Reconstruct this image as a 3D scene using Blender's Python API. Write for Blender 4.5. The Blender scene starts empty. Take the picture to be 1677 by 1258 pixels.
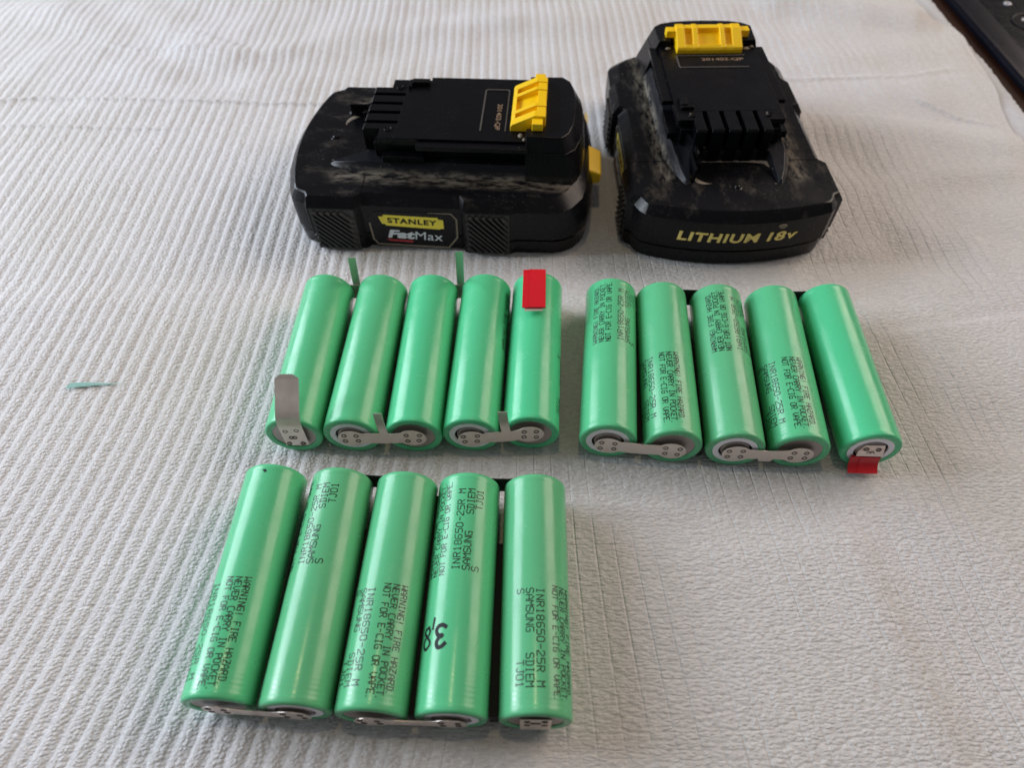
import bpy, bmesh, math, random
import numpy as np
from mathutils import Vector, Matrix
random.seed(7); rng = np.random.default_rng(7)
S = 0.001                      # all lengths below are millimetres
sc = bpy.context.scene
col = sc.collection
# ------------------------------------------------------------ camera
F_PX, CAM_H, PITCH, ROLL = 1112.51, 194.25, 0.92862, -0.015324
cd = bpy.data.cameras.new('camera'); cam = bpy.data.objects.new('camera', cd); col.objects.link(cam)
fw = Vector((0, math.cos(PITCH), -math.sin(PITCH))); r0 = Vector((1, 0, 0)); u0 = r0.cross(fw)
rr = r0*math.cos(ROLL)+u0*math.sin(ROLL); uu = -r0*math.sin(ROLL)+u0*math.cos(ROLL)
cam.matrix_world = Matrix(((rr.x, uu.x, -fw.x, 0), (rr.y, uu.y, -fw.y, 0), (rr.z, uu.z, -fw.z, CAM_H*S), (0, 0, 0, 1)))
cd.sensor_width = 36; cd.lens = F_PX*36/1677.0; cd.clip_start = 0.01; cd.clip_end = 20
cd.dof.use_dof = True; cd.dof.focus_distance = 0.215; cd.dof.aperture_fstop = 13
sc.camera = cam
# ------------------------------------------------------------ light
w = bpy.data.worlds.new('World'); sc.world = w; w.use_nodes = True
w.node_tree.nodes['Background'].inputs[0].default_value = (0.84, 0.82, 0.86, 1)
w.node_tree.nodes['Background'].inputs[1].default_value = 0.16
def area(name, loc, target, size, power, color, sy=None):
    d = bpy.data.lights.new(name, 'AREA'); d.energy = power; d.color = color
    d.shape = 'RECTANGLE'; d.size = size; d.size_y = sy or size
    o = bpy.data.objects.new(name, d); col.objects.link(o); o.location = loc
    o.rotation_euler = (Vector(target)-Vector(loc)).to_track_quat('-Z', 'Y').to_euler(); return o
area('window_light', (-1.10, 0.62, 0.50), (-0.05, 0.15, 0), 1.0, 19.5, (0.79, 0.875, 1.0), 0.75)
area('room_window_light', (1.15, 0.70, 0.80), (0.05, 0.15, 0), 1.1, 13.0, (1.0, 0.83, 0.71), 0.8)
area('side_window', (-0.90, 0.19, 0.36), (-0.05, 0.08, 0), 0.07, 1.9, (0.85, 0.93, 1.0), 0.16)
area('ceiling_lamp', (-0.02, 0.30, 1.5), (0, 0.05, 0), 0.05, 1.5, (1.0, 0.78, 0.45), 0.05)
sc.view_settings.view_transform = 'Standard'; sc.view_settings.look = 'None'
sc.view_settings.exposure = 0.10; sc.view_settings.gamma = 1.0
# ------------------------------------------------------------ helpers
class MB:
    def __init__(s): s.v = []; s.f = []
    def add(s, vs, fs):
        n = len(s.v); s.v += [tuple(p) for p in vs]; s.f += [tuple(i+n for i in f) for f in fs]; return s
    def box(s, x0, x1, y0, y1, z0, z1):
        return s.add([(x0,y0,z0),(x1,y0,z0),(x1,y1,z0),(x0,y1,z0),(x0,y0,z1),(x1,y0,z1),(x1,y1,z1),(x0,y1,z1)],
                     [(3,2,1,0),(4,5,6,7),(0,1,5,4),(1,2,6,5),(2,3,7,6),(3,0,4,7)])
    def loft(s, rings, cap0=True, cap1=True):
        n = len(rings[0]); vs = [p for r in rings for p in r]; fs = []
        for k in range(len(rings)-1):
            for i in range(n):
                j = (i+1) % n; fs.append((k*n+i, k*n+j, (k+1)*n+j, (k+1)*n+i))
        if cap0: fs.append(tuple(range(n-1, -1, -1)))
        if cap1: fs.append(tuple((len(rings)-1)*n+i for i in range(n)))
        return s.add(vs, fs)
    def prism(s, poly, z0, z1):  # poly ccw
        return s.loft([[(x, y, z0) for x, y in poly], [(x, y, z1) for x, y in poly]])
    def prof(s, poly, x0, x1):   # poly of (y,z) extruded along x, ccw seen from +x
        return s.loft([[(x0, y, z) for y, z in poly], [(x1, y, z) for y, z in poly]])
def finish(mb, name, mat, parent=None, smooth=False, bevel=0, segs=2, ang=35, loc=(0,0,0), rot=(0,0,0), fixn=True):
    me = bpy.data.meshes.new(name)
    me.from_pydata([(x*S, y*S, z*S) for x, y, z in mb.v], [], mb.f)
    me.materials.append(mat)
    if fixn:
        bm = bmesh.new(); bm.from_mesh(me); bmesh.ops.recalc_face_normals(bm, faces=bm.faces); bm.to_mesh(me); bm.free()
    if smooth or bevel:
        me.polygons.foreach_set('use_smooth', [True]*len(me.polygons))
        if not bevel: me.set_sharp_from_angle(angle=math.radians(ang))
    o = bpy.data.objects.new(name, me); col.objects.link(o)
    if bevel:
        b = o.modifiers.new('bevel', 'BEVEL'); b.width = bevel*S; b.segments = segs; b.limit_method = 'ANGLE'
        b.angle_limit = math.radians(25); b.harden_normals = True
    if parent: o.parent = parent
    o.location = tuple(c*S for c in loc); o.rotation_euler = rot
    return o
def inst(me, name, parent, loc=(0,0,0), rot=(0,0,0)):
    o = bpy.data.objects.new(name, me); col.objects.link(o); o.parent = parent
    o.location = tuple(c*S for c in loc); o.rotation_euler = rot; return o
def tag(o, label=None, cat=None, group=None, kind=None):
    if label: o['label'] = label
    if cat: o['category'] = cat
    if group: o['group'] = group
    if kind: o['kind'] = kind
    return o
def empty(name, loc, rz=0):
    o = bpy.data.objects.new(name, None); col.objects.link(o); o.empty_display_size = 0.01
    o.location = tuple(c*S for c in loc); o.rotation_euler = (0, 0, rz); return o
# ------------------------------------------------------------ materials
def new_mat(name):
    m = bpy.data.materials.new(name); m.use_nodes = True
    return m, m.node_tree.nodes, m.node_tree.links, m.node_tree.nodes['Principled BSDF']
def N(ns, t, **kw):
    n = ns.new(t)
    for k, v in kw.items():
        if k in n.inputs: n.inputs[k].default_value = v
        else: setattr(n, k, v)
    return n
def simple(name, colr, rough=.5, metal=0, bump=0, bscale=1500, var=0, spec=.5, coat=0):
    m, ns, ln, b = new_mat(name)
    b.inputs['Base Color'].default_value = (*colr, 1); b.inputs['Roughness'].default_value = rough
    b.inputs['Metallic'].default_value = metal; b.inputs['Specular IOR Level'].default_value = spec
    b.inputs['Coat Weight'].default_value = coat
    tc = N(ns, 'ShaderNodeTexCoord')
    if bump:
        nz = N(ns, 'ShaderNodeTexNoise', Scale=bscale, Detail=4.0); ln.new(tc.outputs['Object'], nz.inputs['Vector'])
        bp = N(ns, 'ShaderNodeBump', Strength=bump, Distance=0.0002); ln.new(nz.outputs['Fac'], bp.inputs['Height']); ln.new(bp.outputs['Normal'], b.inputs['Normal'])
    if var:
        nz = N(ns, 'ShaderNodeTexNoise', Scale=220.0, Detail=6.0, Roughness=.65); ln.new(tc.outputs['Object'], nz.inputs['Vector'])
        mr = N(ns, 'ShaderNodeMapRange'); mr.inputs['From Min'].default_value = .35; mr.inputs['From Max'].default_value = .65
        mr.inputs['To Min'].default_value = max(.02, rough-var); mr.inputs['To Max'].default_value = rough+var
        ln.new(nz.outputs['Fac'], mr.inputs['Value']); ln.new(mr.outputs['Result'], b.inputs['Roughness'])
    return m
def m_green():
    m, ns, ln, b = new_mat('green_shrink_wrap')
    tc = N(ns, 'ShaderNodeTexCoord')
    mp = N(ns, 'ShaderNodeMapping'); mp.inputs['Scale'].default_value = (120, 14, 120); ln.new(tc.outputs['Object'], mp.inputs['Vector'])
    nz = N(ns, 'ShaderNodeTexNoise', Scale=1.0, Detail=5.0); ln.new(mp.outputs['Vector'], nz.inputs['Vector'])
    cr = N(ns, 'ShaderNodeValToRGB'); cr.color_ramp.elements[0].position = .3; cr.color_ramp.elements[1].position = .7
    cr.color_ramp.elements[0].color = (0.090, 0.50, 0.235, 1); cr.color_ramp.elements[1].color = (0.105, 0.57, 0.265, 1)
    ln.new(nz.outputs['Fac'], cr.inputs['Fac'])
    # tiny dust specks stuck to the film
    vo = N(ns, 'ShaderNodeTexVoronoi', Scale=190.0); ln.new(tc.outputs['Object'], vo.inputs['Vector'])
    lt = N(ns, 'ShaderNodeMath', operation='LESS_THAN'); lt.inputs[1].default_value = .055; ln.new(vo.outputs['Distance'], lt.inputs[0])
    n2 = N(ns, 'ShaderNodeTexNoise', Scale=90.0); ln.new(tc.outputs['Object'], n2.inputs['Vector'])
    g2 = N(ns, 'ShaderNodeMath', operation='GREATER_THAN'); g2.inputs[1].default_value = .60; ln.new(n2.outputs['Fac'], g2.inputs[0])
    mu = N(ns, 'ShaderNodeMath', operation='MULTIPLY'); ln.new(lt.outputs[0], mu.inputs[0]); ln.new(g2.outputs[0], mu.inputs[1])
    mx = N(ns, 'ShaderNodeMixRGB'); mx.inputs['Color2'].default_value = (.45, .7, .5, 1); ln.new(mu.outputs[0], mx.inputs['Fac']); ln.new(cr.outputs['Color'], mx.inputs['Color1'])
    oi = N(ns, 'ShaderNodeObjectInfo'); hs = N(ns, 'ShaderNodeHueSaturation')
    for sock, lo_, hi_ in (('Hue', .493, .506), ('Saturation', .92, 1.05), ('Value', .90, 1.08)):
        q = N(ns, 'ShaderNodeMapRange'); q.inputs['To Min'].default_value = lo_; q.inputs['To Max'].default_value = hi_; ln.new(oi.outputs['Random'], q.inputs['Value']); ln.new(q.outputs['Result'], hs.inputs[sock])
    ln.new(mx.outputs['Color'], hs.inputs['Color']); ln.new(hs.outputs['Color'], b.inputs['Base Color'])
    ns_ = N(ns, 'ShaderNodeTexNoise', Scale=130.0, Detail=5.0, Roughness=.7); ln.new(tc.outputs['Object'], ns_.inputs['Vector'])
    rr_ = N(ns, 'ShaderNodeMapRange'); rr_.inputs['From Min'].default_value = .35; rr_.inputs['From Max'].default_value = .7; rr_.inputs['To Min'].default_value = .17; rr_.inputs['To Max'].default_value = .33
    ln.new(ns_.outputs['Fac'], rr_.inputs['Value']); ln.new(rr_.outputs['Result'], b.inputs['Roughness'])
    b.inputs['Roughness'].default_value = .27; b.inputs['Specular IOR Level'].default_value = .42
    b.inputs['Subsurface Weight'].default_value = .0
    # shrink film: fine bands round the can near the ends plus grain
    sx = N(ns, 'ShaderNodeSeparateXYZ'); ln.new(tc.outputs['Object'], sx.inputs[0])
    wv = N(ns, 'ShaderNodeMath', operation='SINE'); ms = N(ns, 'ShaderNodeMath', operation='MULTIPLY'); ms.inputs[1].default_value = 5200
    ln.new(sx.outputs['Y'], ms.inputs[0]); ln.new(ms.outputs[0], wv.inputs[0])
    ab = N(ns, 'ShaderNodeMath', operation='SUBTRACT'); ab.inputs[1].default_value = .0325; ln.new(sx.outputs['Y'], ab.inputs[0])
    aa = N(ns, 'ShaderNodeMath', operation='ABSOLUTE'); ln.new(ab.outputs[0], aa.inputs[0])
    mr = N(ns, 'ShaderNodeMapRange'); mr.inputs['From Min'].default_value = .022; mr.inputs['From Max'].default_value = .029; ln.new(aa.outputs[0], mr.inputs['Value'])
    m3 = N(ns, 'ShaderNodeMath', operation='MULTIPLY'); ln.new(wv.outputs[0], m3.inputs[0]); mh = N(ns, 'ShaderNodeMath', operation='MULTIPLY'); mh.inputs[1].default_value = .45; ln.new(mr.outputs['Result'], mh.inputs[0]); ln.new(mh.outputs[0], m3.inputs[1])
    n3 = N(ns, 'ShaderNodeTexNoise', Scale=1700.0, Detail=3.0); ln.new(tc.outputs['Object'], n3.inputs['Vector'])
    ad = N(ns, 'ShaderNodeMath', operation='ADD'); ln.new(m3.outputs[0], ad.inputs[0]); ln.new(n3.outputs['Fac'], ad.inputs[1])
    bp = N(ns, 'ShaderNodeBump', Strength=.10, Distance=0.00012); ln.new(ad.outputs[0], bp.inputs['Height'])
    n4 = N(ns, 'ShaderNodeTexNoise', Scale=60.0, Detail=2.0); ln.new(tc.outputs['Object'], n4.inputs['Vector'])
    b2 = N(ns, 'ShaderNodeBump', Strength=.28, Distance=0.0006); ln.new(n4.outputs['Fac'], b2.inputs['Height']); ln.new(bp.outputs['Normal'], b2.inputs['Normal'])
    ln.new(b2.outputs['Normal'], b.inputs['Normal'])
    return m
def m_black(name, dust=1.0, rough=.34, base=(.004, .004, .0055)):
    # moulded black plastic with scuffs; packed dust sits along the foot of the raised block (local coordinates)
    m, ns, ln, b = new_mat(name)
    tc = N(ns, 'ShaderNodeTexCoord'); sx = N(ns, 'ShaderNodeSeparateXYZ'); ln.new(tc.outputs['Object'], sx.inputs[0])
    def noise(scale, sc3=(1, 1, 1), det=6.0, ro=.6):
        mp = N(ns, 'ShaderNodeMapping'); mp.inputs['Scale'].default_value = sc3; ln.new(tc.outputs['Object'], mp.inputs['Vector'])
        n = N(ns, 'ShaderNodeTexNoise', Scale=scale, Detail=det, Roughness=ro); ln.new(mp.outputs['Vector'], n.inputs['Vector']); return n.outputs['Fac']
    def rng_(v, a, c, lo=0., hi=1.):
        r = N(ns, 'ShaderNodeMapRange'); r.inputs['From Min'].default_value = a; r.inputs['From Max'].default_value = c
        r.inputs['To Min'].default_value = lo; r.inputs['To Max'].default_value = hi; ln.new(v, r.inputs['Value']); return r.outputs['Result']
    def ma(op, a, c):
        n = N(ns, 'ShaderNodeMath', operation=op)
        for i, x in enumerate((a, c)):
            if isinstance(x, (int, float)): n.inputs[i].default_value = x
            else: ln.new(x, n.inputs[i])
        return n.outputs[0]
    au = N(ns, 'ShaderNodeMath', operation='ABSOLUTE'); ln.new(sx.outputs['X'], au.inputs[0]); au = au.outputs[0]
    z = sx.outputs['Z']; y = sx.outputs['Y']
    # line of the ridge foot: |u| = 25.8 + .017*(v-42)
    foot = ma('SUBTRACT', au, ma('ADD', ma('MULTIPLY', y, .022), .0258))
    dist = N(ns, 'ShaderNodeMath', operation='ABSOLUTE'); ln.new(foot, dist.inputs[0])
    nn = noise(420, (1, .30, 1), 8., .75)
    band = ma('MULTIPLY', rng_(dist.outputs[0], .0008, .0062, 1, 0), rng_(nn, .43, .60))
    inz = ma('MULTIPLY', rng_(z, .0247, .0257), rng_(z, .0268, .0290, 1, 0))
    inv = ma('MULTIPLY', rng_(y, .024, .030), rng_(y, .124, .133, 1, 0))
    band = ma('MULTIPLY', ma('MULTIPLY', band, inz), inv)
    # light haze of scuff on top faces, streaked along the length
    ge = N(ns, 'ShaderNodeNewGeometry'); sn = N(ns, 'ShaderNodeSeparateXYZ'); ln.new(ge.outputs['Normal'], sn.inputs[0])
    up = rng_(sn.outputs['Z'], .3, .8)
    lowz = rng_(z, .0290, .0350, 1, .10)
    haze = ma('MULTIPLY', ma('MULTIPLY', rng_(noise(150, (1, .45, 1), 8., .75), .54, .80), up), ma('MULTIPLY', lowz, .26))
    fine = ma('MULTIPLY', rng_(noise(1100), .60, .72), ma('MULTIPLY', rng_(noise(60), .48, .66), .42))
    sp = N(ns, 'ShaderNodeTexVoronoi', Scale=170.0); ln.new(tc.outputs['Object'], sp.inputs['Vector'])
    spk = ma('MULTIPLY', ma('LESS_THAN', sp.outputs['Distance'], .05), rng_(noise(45), .52, .56))
    tot = ma('MULTIPLY', ma('MAXIMUM', ma('MAXIMUM', ma('MULTIPLY', band, .55), haze), ma('MAXIMUM', fine, spk)), dust)
    mx = N(ns, 'ShaderNodeMixRGB'); mx.inputs['Color1'].default_value = (*base, 1); mx.inputs['Color2'].default_value = (.30, .26, .205, 1)
    ln.new(tot, mx.inputs['Fac']); ln.new(mx.outputs['Color'], b.inputs['Base Color'])
    ln.new(ma('ADD', rng_(noise(120), .3, .7, rough-.08, rough+.06), ma('MULTIPLY', tot, .5)), b.inputs['Roughness'])
    bp = N(ns, 'ShaderNodeBump', Strength=.12, Distance=.0002); ln.new(noise(2600, det=2.0), bp.inputs['Height']); ln.new(bp.outputs['Normal'], b.inputs['Normal'])
    b.inputs['Specular IOR Level'].default_value = .20
    return m
def m_sheet(name, tint=(.66, .64, .625)):
    m, ns, ln, b = new_mat(name)
    tc = N(ns, 'ShaderNodeTexCoord'); sx = N(ns, 'ShaderNodeSeparateXYZ'); ln.new(tc.outputs['Object'], sx.inputs[0])
    def noise(scale, sc3=(1, 1, 1), det=4.0, dist=0.):
        mp = N(ns, 'ShaderNodeMapping'); mp.inputs['Scale'].default_value = sc3; ln.new(tc.outputs['Object'], mp.inputs['Vector'])
        n = N(ns, 'ShaderNodeTexNoise', Scale=scale, Detail=det, Distortion=dist); ln.new(mp.outputs['Vector'], n.inputs['Vector']); return n.outputs['Fac']
    def ma(op, a, c=0.):
        n = N(ns, 'ShaderNodeMath', operation=op)
        for i, x in enumerate((a, c)):
            if isinstance(x, (int, float)): n.inputs[i].default_value = x
            else: ln.new(x, n.inputs[i])
        return n.outputs[0]
    big = noise(9.0, det=3.0)
    cr = N(ns, 'ShaderNodeValToRGB'); cr.color_ramp.elements[0].position = .35; cr.color_ramp.elements[1].position = .65
    cr.color_ramp.elements[0].color = (tint[0]*.96, tint[1]*.955, tint[2]*.94, 1); cr.color_ramp.elements[1].color = (tint[0]*1.03, tint[1]*1.04, tint[2]*1.08, 1)
    ln.new(big, cr.inputs['Fac'])
    fib = noise(1.0, (420, 1150, 400), 5.0, 1.2)
    r2 = N(ns, 'ShaderNodeMapRange'); r2.inputs['From Min'].default_value = .32; r2.inputs['From Max'].default_value = .68
    r2.inputs['To Min'].default_value = .86; r2.inputs['To Max'].default_value = 1.08; ln.new(fib, r2.inputs['Value'])
    mx = N(ns, 'ShaderNodeMixRGB', blend_type='MULTIPLY'); mx.inputs['Fac'].default_value = 1
    ln.new(cr.outputs['Color'], mx.inputs['Color1']); ln.new(r2.outputs['Result'], mx.inputs['Color2']); ln.new(mx.outputs['Color'], b.inputs['Base Color'])
    b.inputs['Roughness'].default_value = .55; b.inputs['Sheen Weight'].default_value = .25; b.inputs['Specular IOR Level'].default_value = .35
    # knit: short loops lying across the sheet, loose fibres over them
    at = N(ns, 'ShaderNodeAttribute', attribute_name='weave'); sw_ = N(ns, 'ShaderNodeSeparateXYZ'); ln.new(at.outputs['Vector'], sw_.inputs[0])
    WU, WY, WA = sw_.outputs['X'], sw_.outputs['Y'], sw_.outputs['Z']
    inv = ma('SUBTRACT', 1., WA)
    def loops(sx_, sy_, sc_, wob):
        mp = N(ns, 'ShaderNodeMapping'); mp.inputs['Scale'].default_value = (sx_, sy_, 0); ln.new(at.outputs['Vector'], mp.inputs['Vector'])
        wn = N(ns, 'ShaderNodeTexNoise', Scale=1.1, Detail=2.0); ln.new(mp.outputs['Vector'], wn.inputs['Vector'])
        wa = N(ns, 'ShaderNodeMixRGB', blend_type='ADD'); wa.inputs['Fac'].default_value = wob; ln.new(mp.outputs['Vector'], wa.inputs['Color1']); ln.new(wn.outputs['Color'], wa.inputs['Color2'])
        vo = N(ns, 'ShaderNodeTexVoronoi', Scale=sc_, feature='SMOOTH_F1', voronoi_dimensions='2D'); vo.inputs['Smoothness'].default_value = .3; ln.new(wa.outputs['Color'], vo.inputs['Vector'])
        return ma('SUBTRACT', 1., vo.outputs['Distance'])
    t = ma('FRACT', ma('DIVIDE', WU, .0050))
    knobby = ma('GREATER_THAN', t, .42)
    k1 = ma('MULTIPLY', loops(620, 800, 1.35, .35), ma('ADD', ma('MULTIPLY', knobby, .75), .30))
    k2 = ma('MULTIPLY', loops(430, 900, 1.15, .9), .95)
    tg = ma('FRACT', ma('DIVIDE', WU, .0051))
    gv = N(ns, 'ShaderNodeMapRange'); gv.inputs['From Min'].default_value = 0; gv.inputs['From Max'].default_value = .075
    ln.new(ma('ABSOLUTE', ma('SUBTRACT', tg, .5)), gv.inputs['Value'])
    tg2 = ma('FRACT', ma('DIVIDE', WY, .0043)); gh = N(ns, 'ShaderNodeMapRange'); gh.inputs['From Min'].default_value = 0; gh.inputs['From Max'].default_value = .10
    ln.new(ma('ABSOLUTE', ma('SUBTRACT', tg2, .5)), gh.inputs['Value'])
    gm = N(ns, 'ShaderNodeMapRange'); gm.inputs['From Min'].default_value = .38; gm.inputs['From Max'].default_value = .62; gm.inputs['To Min'].default_value = .08; gm.inputs['To Max'].default_value = .75
    ln.new(noise(26.0, (1, .5, 1), 2.0), gm.inputs['Value'])
    gro = ma('MULTIPLY', ma('MULTIPLY', ma('ADD', ma('MULTIPLY', gv.outputs['Result'], 1.), ma('MULTIPLY', gh.outputs['Result'], .4)), gm.outputs['Result']), inv)
    knit = ma('ADD', ma('MULTIPLY', k1, WA), ma('ADD', ma('MULTIPLY', k2, inv), gro))
    h = ma('ADD', knit, ma('ADD', ma('MULTIPLY', fib, .55), ma('MULTIPLY', noise(1500.0, det=3.0, dist=2.0), .6)))
    bp = N(ns, 'ShaderNodeBump', Strength=.85, Distance=.00055); ln.new(h, bp.inputs['Height']); ln.new(bp.outputs['Normal'], b.inputs['Normal'])
    return m
M = {}
M['green'] = m_green()
M['ink'] = simple('printed_ink', (.008, .022, .014), .5)
def m_ink():
    m, ns, ln, b = new_mat('printed_ink'); tc = N(ns, 'ShaderNodeTexCoord')
    n = N(ns, 'ShaderNodeTexNoise', Scale=150.0, Detail=5.0, Roughness=.7); ln.new(tc.outputs['Object'], n.inputs['Vector'])
    cr = N(ns, 'ShaderNodeValToRGB'); cr.color_ramp.elements[0].position = .56; cr.color_ramp.elements[1].position = .82
    cr.color_ramp.elements[0].color = (.006, .016, .010, 1); cr.color_ramp.elements[1].color = (.03, .17, .075, 1)
    ln.new(n.outputs['Fac'], cr.inputs['Fac']); ln.new(cr.outputs['Color'], b.inputs['Base Color']); b.inputs['Roughness'].default_value = .45
    return m
M['ink'] = m_ink()
M['marker'] = simple('marker_ink', (.006, .006, .010), .6, spec=.3)
M['nickel'] = simple('nickel_strip', (.76, .67, .61), .38, .65, bump=.15, bscale=900, var=.08)
M['can'] = simple('steel_can_end', (.42, .36, .34), .42, .6, bump=.1, var=.06)
M['weld'] = simple('weld_mark', (.13, .11, .09), .4, .8)
M['white_ring'] = simple('white_paper_ring', (.90, .90, .95), .55)
M['gap'] = simple('cell_recess', (.006, .006, .007), .6)
M['red'] = simple('red_tape', (.62, .008, .018), .33, bump=.15, bscale=500)
M['spacer'] = simple('black_fibre_strip', (.010, .009, .009), .75, bump=.9, bscale=1600)
M['black'] = m_black('scuffed_black_plastic', 1.0, .30)
M['black_side'] = m_black('black_side_plastic', .30, .28, (.004, .004, .0055))
M['black_tower'] = m_black('black_rail_plastic', .22, .30, (.0025, .0025, .004))
M['black_skirt'] = m_black('dusty_skirt_plastic', 1.5, .34, (.010, .011, .014))
M['frame'] = simple('frame_edge', (.075, .068, .06), .5)
M['grip'] = simple('black_grip', (.011, .011, .011), .40, bump=.3, bscale=1500, spec=.5)
M['dirt'] = simple('packed_dust', (.24, .20, .155), .85, bump=.5, bscale=900)
M['yellow'] = simple('yellow_plastic', (.93, .58, .0), .40, bump=.08, var=.06)
M['logo_yellow'] = simple('yellow_print', (1.0, .84, .07), .4)
M['gold_print'] = simple('gold_print', (.98, .76, .22), .42)
M['logo_white'] = simple('white_print', (.72, .78, .84), .4)
M['logo_red'] = simple('red_print', (.50, .02, .03), .4)
M['brown_print'] = simple('etched_brown_print', (.26, .17, .11), .6)
M['label'] = simple('label_gloss_black', (.004, .0045, .006), .25, var=.06, spec=.22)
M['sheet'] = m_sheet('white_ribbed_sheet')
M['sheet2'] = m_sheet('white_lower_sheet', (.60, .62, .66))
M['wood'] = simple('dark_brown_table', (.030, .010, .005), .6, bump=.2, spec=.1)
M['device'] = simple('black_device_plastic', (.005, .005, .009), .34, bump=.08, var=.05, spec=.12)
M['device_face'] = simple('black_device_face', (.005, .005, .006), .25, var=.06, spec=.10)
M['grey_print'] = simple('grey_key_print', (.45, .45, .47), .4)
M['sliver'] = simple('green_film', (.17, .42, .34), .3); M['sliver'].node_tree.nodes['Principled BSDF'].inputs['Alpha'].default_value = .72
# ------------------------------------------------------------ the surface: table, lower sheet, ribbed sheet
tag(finish(MB().box(-700, 700, -400, 900, -40, -6.5), 'table', M['wood'], bevel=1), kind='structure')
def smooth(a, b, t):
    t = np.clip((t-a)/(b-a), 0, 1); return t*t*(3-2*t)
def base_z(y): return -2.0*smooth(184, 205, y)
CREASE = [  # polyline, height (mm), width (mm), profile: 'r' ridge, 's' step
 ([(-345, 338), (-268, 339.3), (-250, 341.8), (-220, 339), (-105.5, 332), (-60, 329)], 1.3, 1.3, 'r'),
 ([(-345, 318), (-258, 316.4), (-213, 313.6), (-194, 312.5), (-150, 310)], .9, 1.1, 'r'),
 ([(120, 349), (155, 349), (182, 350.7), (213.5, 351), (242, 357), (258, 356.7)], .9, 1.6, 'r'),
 ([(209, 329), (227, 311.5), (237, 305.8), (248, 300)], 1.2, 2.0, 'r'),
 ([(120, 315), (175, 311.8), (212, 304.8), (251, 297.4)], 1.0, 2.2, 's'),
 ([(96, 160), (112, 162.7), (131.7, 163.8), (152, 166.4), (195.8, 173.3), (250, 181)], .9, 1.6, 's'),
 ([(-236, 400), (-217.6, 392.3), (-189, 390), (-165, 391)], .9, 2.2, 'r'),
 ([(-214.5, 416), (-179, 405.4), (-149.7, 386.8), (-138, 376)], .9, 2.6, 's'),
 ([(-150, 194), (-120, 193), (-90, 192)], .35, .8, 'r'),
 ([(-129, 92), (-100, 91), (-86, 90)], .25, .8, 'r'),
 ([(98, 97), (101, 70), (103, 50), (105, 36), (107, 20), (108, 0)], 2.0, 9.0, 's'),
 ([(88, 190), (123, 178), (185, 178), (250, 196)], .7, 5., 's'),
 ([(120, 243), (190, 262), (250, 268)], 1.2, 7., 'r'),
 ([(150, 440), (205, 424), (235, 412), (256, 404)], 5.0, 14., 'r'),
 ([(105, 306), (170, 300), (225, 291), (262, 281)], 2.2, 11., 'r'),
 ([(-120, 420), (-60, 408), (10, 418), (60, 410)], 2.0, 12., 'r'),
 ([(-200, 392), (-150, 384), (-110, 388)], 1.6, 8., 'r'),
]
def creases(X, Y):
    H = np.zeros_like(X)
    for pts, a, wd, kind in CREASE:
        best = np.full(X.shape, 1e9); side = np.zeros_like(X); par = np.zeros_like(X)
        tot = sum(math.dist(p, q) for p, q in zip(pts, pts[1:])); acc = 0
        mg = 25+(wd*14 if kind == 's' else wd*3); x0 = min(p[0] for p in pts)-mg; x1 = max(p[0] for p in pts)+mg; y0 = min(p[1] for p in pts)-mg; y1 = max(p[1] for p in pts)+mg
        msk = (X > x0) & (X < x1) & (Y > y0) & (Y < y1); x = X[msk]; y = Y[msk]
        bb = np.full(x.shape, 1e9); ss = np.zeros_like(x); pp = np.zeros_like(x)
        for p, q in zip(pts, pts[1:]):
            dx, dy = q[0]-p[0], q[1]-p[1]; L = math.hypot(dx, dy)
            t = np.clip(((x-p[0])*dx+(y-p[1])*dy)/L/L, 0, 1)
            ex = x-p[0]-t*dx; ey = y-p[1]-t*dy; d = np.hypot(ex, ey); c = (dx*ey-dy*ex)/L
            k = d < bb; bb = np.where(k, d, bb); ss = np.where(k, np.sign(c), ss); pp = np.where(k, (acc+t*L)/tot, pp); acc += L
        env = np.clip(np.minimum(pp, 1-pp)*7, 0, 1)*((.88+.12*np.sin(pp*40)) if wd < 4 else 1)
        if kind == 'r': h = a*np.exp(-(bb/wd)**2)
        else: h = a*np.where(ss > 0, np.exp(-(bb/wd)**2), np.exp(-(bb/(wd*6))**2))
        H[msk] += h*env
    return H
def lownoise(X, Y, seed, n=14, lo=8, hi=60):
    g = np.random.default_rng(seed); H = np.zeros_like(X)
    for i in range(n):
        L = g.uniform(lo, hi); a = g.uniform(0, math.pi); p = g.uniform(0, 6.28)
        H += np.sin((X*math.cos(a)+Y*math.sin(a))*2*math.pi/L+p)*(L/hi)
    return H/n
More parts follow.
